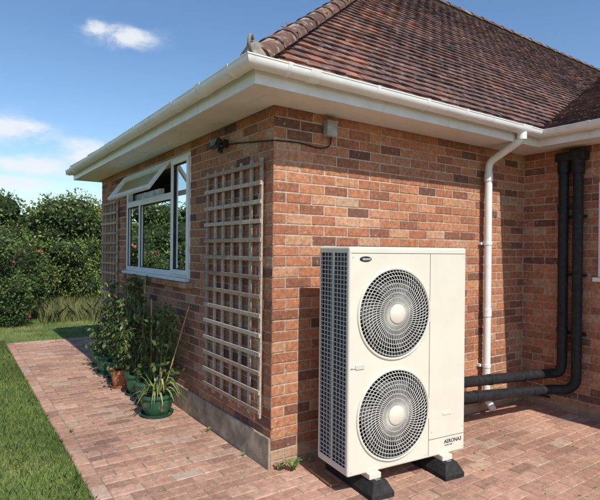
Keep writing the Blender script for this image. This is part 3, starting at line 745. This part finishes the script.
for i in range(46):
    a=random.uniform(0,6.28); L_=random.uniform(.12,.26); w=random.uniform(.008,.016); up=random.uniform(.05,.22); vs=[]
    for k in range(7):
        t=k/6; rr=.03+L_*t; z=.18+up*math.sin(t*2.3)*1.1-(.10*t*t); ww=w*(1-t**2.2)+.001
        px=cx+rr*math.cos(a); py=cy+rr*math.sin(a); px=min(px,-.03)
        vs+=[(px-ww*math.sin(a),py+ww*math.cos(a),z+.004),(px+ww*math.sin(a),py-ww*math.cos(a),z)]
    mb.add(vs,[(2*k,2*k+2,2*k+3,2*k+1) for k in range(6)],random.random())
mb.obj('strap_leaves',M_strap,sp)
mb=MB(); mb.tube([(cx+.04,cy+.02,.1),(-.05,cy-.22,1.0)],.006,seg=6); mb.tube([(cx+.0,cy+.05,.1),(-.10,cy-.02,.9)],.005,seg=6); mb.obj('cane',M_cane,sp)
pts=[]
for i in range(300):
    t=random.random(); pts.append((min(-.18+random.gauss(0,.06),-.035),cy+.05-.08*t+random.gauss(0,.07),.35+t*.66+random.gauss(0,.03)))
leaves('leaves',np.array(pts),.06,M_tom,sp,droop=.8,R=np.clip(rng.normal(.5,.25,len(pts)),0,1))
mb=MB(); mb.tube([(cx+.02,cy,.18),(-.22,cy,.6),(-.18,cy-.03,1.0)],[.009,.007,.003],seg=6); mb.obj('stems',M_stem,sp)

def weed(x,y,s,n):
    mb=MB()
    for i in range(n):
        a=random.uniform(0,6.28); L_=random.uniform(.5,1)*s; w=L_*.13; vs=[]
        for k in range(5):
            t=k/4; rr=L_*t*.7; z=L_*.75*math.sin(t*2.0)+.0; ww=w*math.sin(math.pi*min(.97,t*.9+.1))
            vs+=[(x+rr*math.cos(a)-ww*math.sin(a),y+rr*math.sin(a)+ww*math.cos(a),z+.003),(x+rr*math.cos(a)+ww*math.sin(a),y+rr*math.sin(a)-ww*math.cos(a),z)]
        mb.add(vs,[(2*k,2*k+2,2*k+3,2*k+1) for k in range(4)],random.uniform(0.2,1))
    mb.obj('weed',M_tom)
weed(.12,-.10,.11,24); weed(.05,-.05,.07,14); weed(.17,-.06,.06,10); weed(-.06,.9,.05,10); weed(.30,-.05,.05,8); weed(1.6,-.05,.05,9); weed(-.05,.3,.035,8); weed(-1.0,1.5,.04,8)

# ------------------------------------------------------------ camera
f=505.0; yaw=math.atan2(350,505)
view=Vector((math.sin(yaw),math.cos(yaw),0)); right=Vector((math.cos(yaw),-math.sin(yaw),0))
cam=bpy.data.cameras.new('camera'); co=bpy.data.objects.new('camera',cam); scene.collection.objects.link(co)
co.location=(-1.832,-2.975,1.52)
up=Vector((0,0,1)); Rm=Matrix((right,up,-view)).transposed().to_4x4()
co.matrix_world=Matrix.Translation(co.location)@Rm@Matrix.Rotation(math.radians(.6),4,'Z')
cam.sensor_width=36; cam.lens=36*f/600; cam.clip_end=2000; cam.clip_start=.05
scene.camera=co

# ------------------------------------------------------------ light
elev=math.radians(47); az=math.radians(185)
sd=Vector((math.sin(az)*math.cos(elev),math.cos(az)*math.cos(elev),math.sin(elev)))
sl=bpy.data.lights.new('sun','SUN'); sl.energy=4.9; sl.angle=math.radians(.5); sl.color=(1,.95,.87)
so=bpy.data.objects.new('sun',sl); so.rotation_euler=(-sd).to_track_quat('-Z','Y').to_euler(); scene.collection.objects.link(so)
w=bpy.data.worlds.new('World'); scene.world=w; w.use_nodes=True; nt=w.node_tree; L=nt.links; bg=nt.nodes['Background']
sky=_n(nt,'ShaderNodeTexSky'); sky.sky_type='NISHITA'; sky.sun_disc=False; sky.sun_elevation=elev; sky.sun_rotation=az
sky.ozone_density=2.2; sky.air_density=1.0; sky.dust_density=.3
hs=_n(nt,'ShaderNodeHueSaturation'); hs.inputs['Saturation'].default_value=1.12; hs.inputs['Value'].default_value=1.12
L.new(sky.outputs[0],hs.inputs['Color'])
bg.inputs['Strength'].default_value=.14
tc=_n(nt,'ShaderNodeTexCoord')
nz=_n(nt,'ShaderNodeTexNoise'); nz.inputs['Scale'].default_value=14; nz.inputs['Detail'].default_value=9; nz.inputs['Roughness'].default_value=.62; nz.inputs['Distortion'].default_value=.3
mp=_n(nt,'ShaderNodeMapping'); mp.inputs['Scale'].default_value=(1,1,2.2); L.new(tc.outputs['Generated'],mp.inputs[0]); L.new(mp.outputs[0],nz.inputs['Vector'])
tot=None
def cloud(px,py,su,sv):
    global tot
    d=(view+right*((px-300)/505)+up*((250-py)/505)).normalized(); a=Vector((d.y,-d.x,0)).normalized(); b=d.cross(a); b=-b if b.z<0 else b
    sub=_n(nt,'ShaderNodeVectorMath',operation='SUBTRACT'); L.new(tc.outputs['Generated'],sub.inputs[0]); sub.inputs[1].default_value=d
    s2=[]
    for ax,s_ in ((a,su),(b,sv)):
        dt=_n(nt,'ShaderNodeVectorMath',operation='DOT_PRODUCT'); L.new(sub.outputs[0],dt.inputs[0]); dt.inputs[1].default_value=ax/s_
        m=_n(nt,'ShaderNodeMath',operation='MULTIPLY'); L.new(dt.outputs['Value'],m.inputs[0]); L.new(dt.outputs['Value'],m.inputs[1]); s2.append(m)
    ad=_n(nt,'ShaderNodeMath',operation='ADD'); L.new(s2[0].outputs[0],ad.inputs[0]); L.new(s2[1].outputs[0],ad.inputs[1])
    ng=_n(nt,'ShaderNodeMath',operation='MULTIPLY'); L.new(ad.outputs[0],ng.inputs[0]); ng.inputs[1].default_value=-1
    ex=_n(nt,'ShaderNodeMath',operation='EXPONENT'); L.new(ng.outputs[0],ex.inputs[0])
    if tot is None: tot=ex.outputs[0]
    else:
        m=_n(nt,'ShaderNodeMath',operation='MAXIMUM'); L.new(tot,m.inputs[0]); L.new(ex.outputs[0],m.inputs[1]); tot=m.outputs[0]
for c in ((122,38,.065,.024),(93,30,.035,.018),(12,132,.08,.028),(30,168,.09,.024),(82,155,.06,.028),(0,186,.11,.02),(-120,120,.14,.04),(-200,60,.16,.04),(800,120,.16,.04)): cloud(*c)
sm=_n(nt,'ShaderNodeMath',operation='MULTIPLY_ADD'); L.new(nz.outputs['Fac'],sm.inputs[0]); sm.inputs[1].default_value=2.8; sm.inputs[2].default_value=-1.65
su=_n(nt,'ShaderNodeMath',operation='ADD'); L.new(sm.outputs[0],su.inputs[0]); L.new(tot,su.inputs[1])
ml=_n(nt,'ShaderNodeMath',operation='MULTIPLY'); L.new(su.outputs[0],ml.inputs[0]); L.new(tot,ml.inputs[1])
mr=_n(nt,'ShaderNodeMapRange'); mr.interpolation_type='SMOOTHSTEP'; mr.inputs['From Min'].default_value=-.05; mr.inputs['From Max'].default_value=.75; mr.inputs['To Max'].default_value=.9; L.new(ml.outputs[0],mr.inputs['Value'])
mx=_n(nt,'ShaderNodeMixRGB'); L.new(mr.outputs['Result'],mx.inputs['Fac']); L.new(hs.outputs[0],mx.inputs[1]); mx.inputs[2].default_value=(6.3,6.5,6.8,1)
L.new(mx.outputs[0],bg.inputs['Color'])
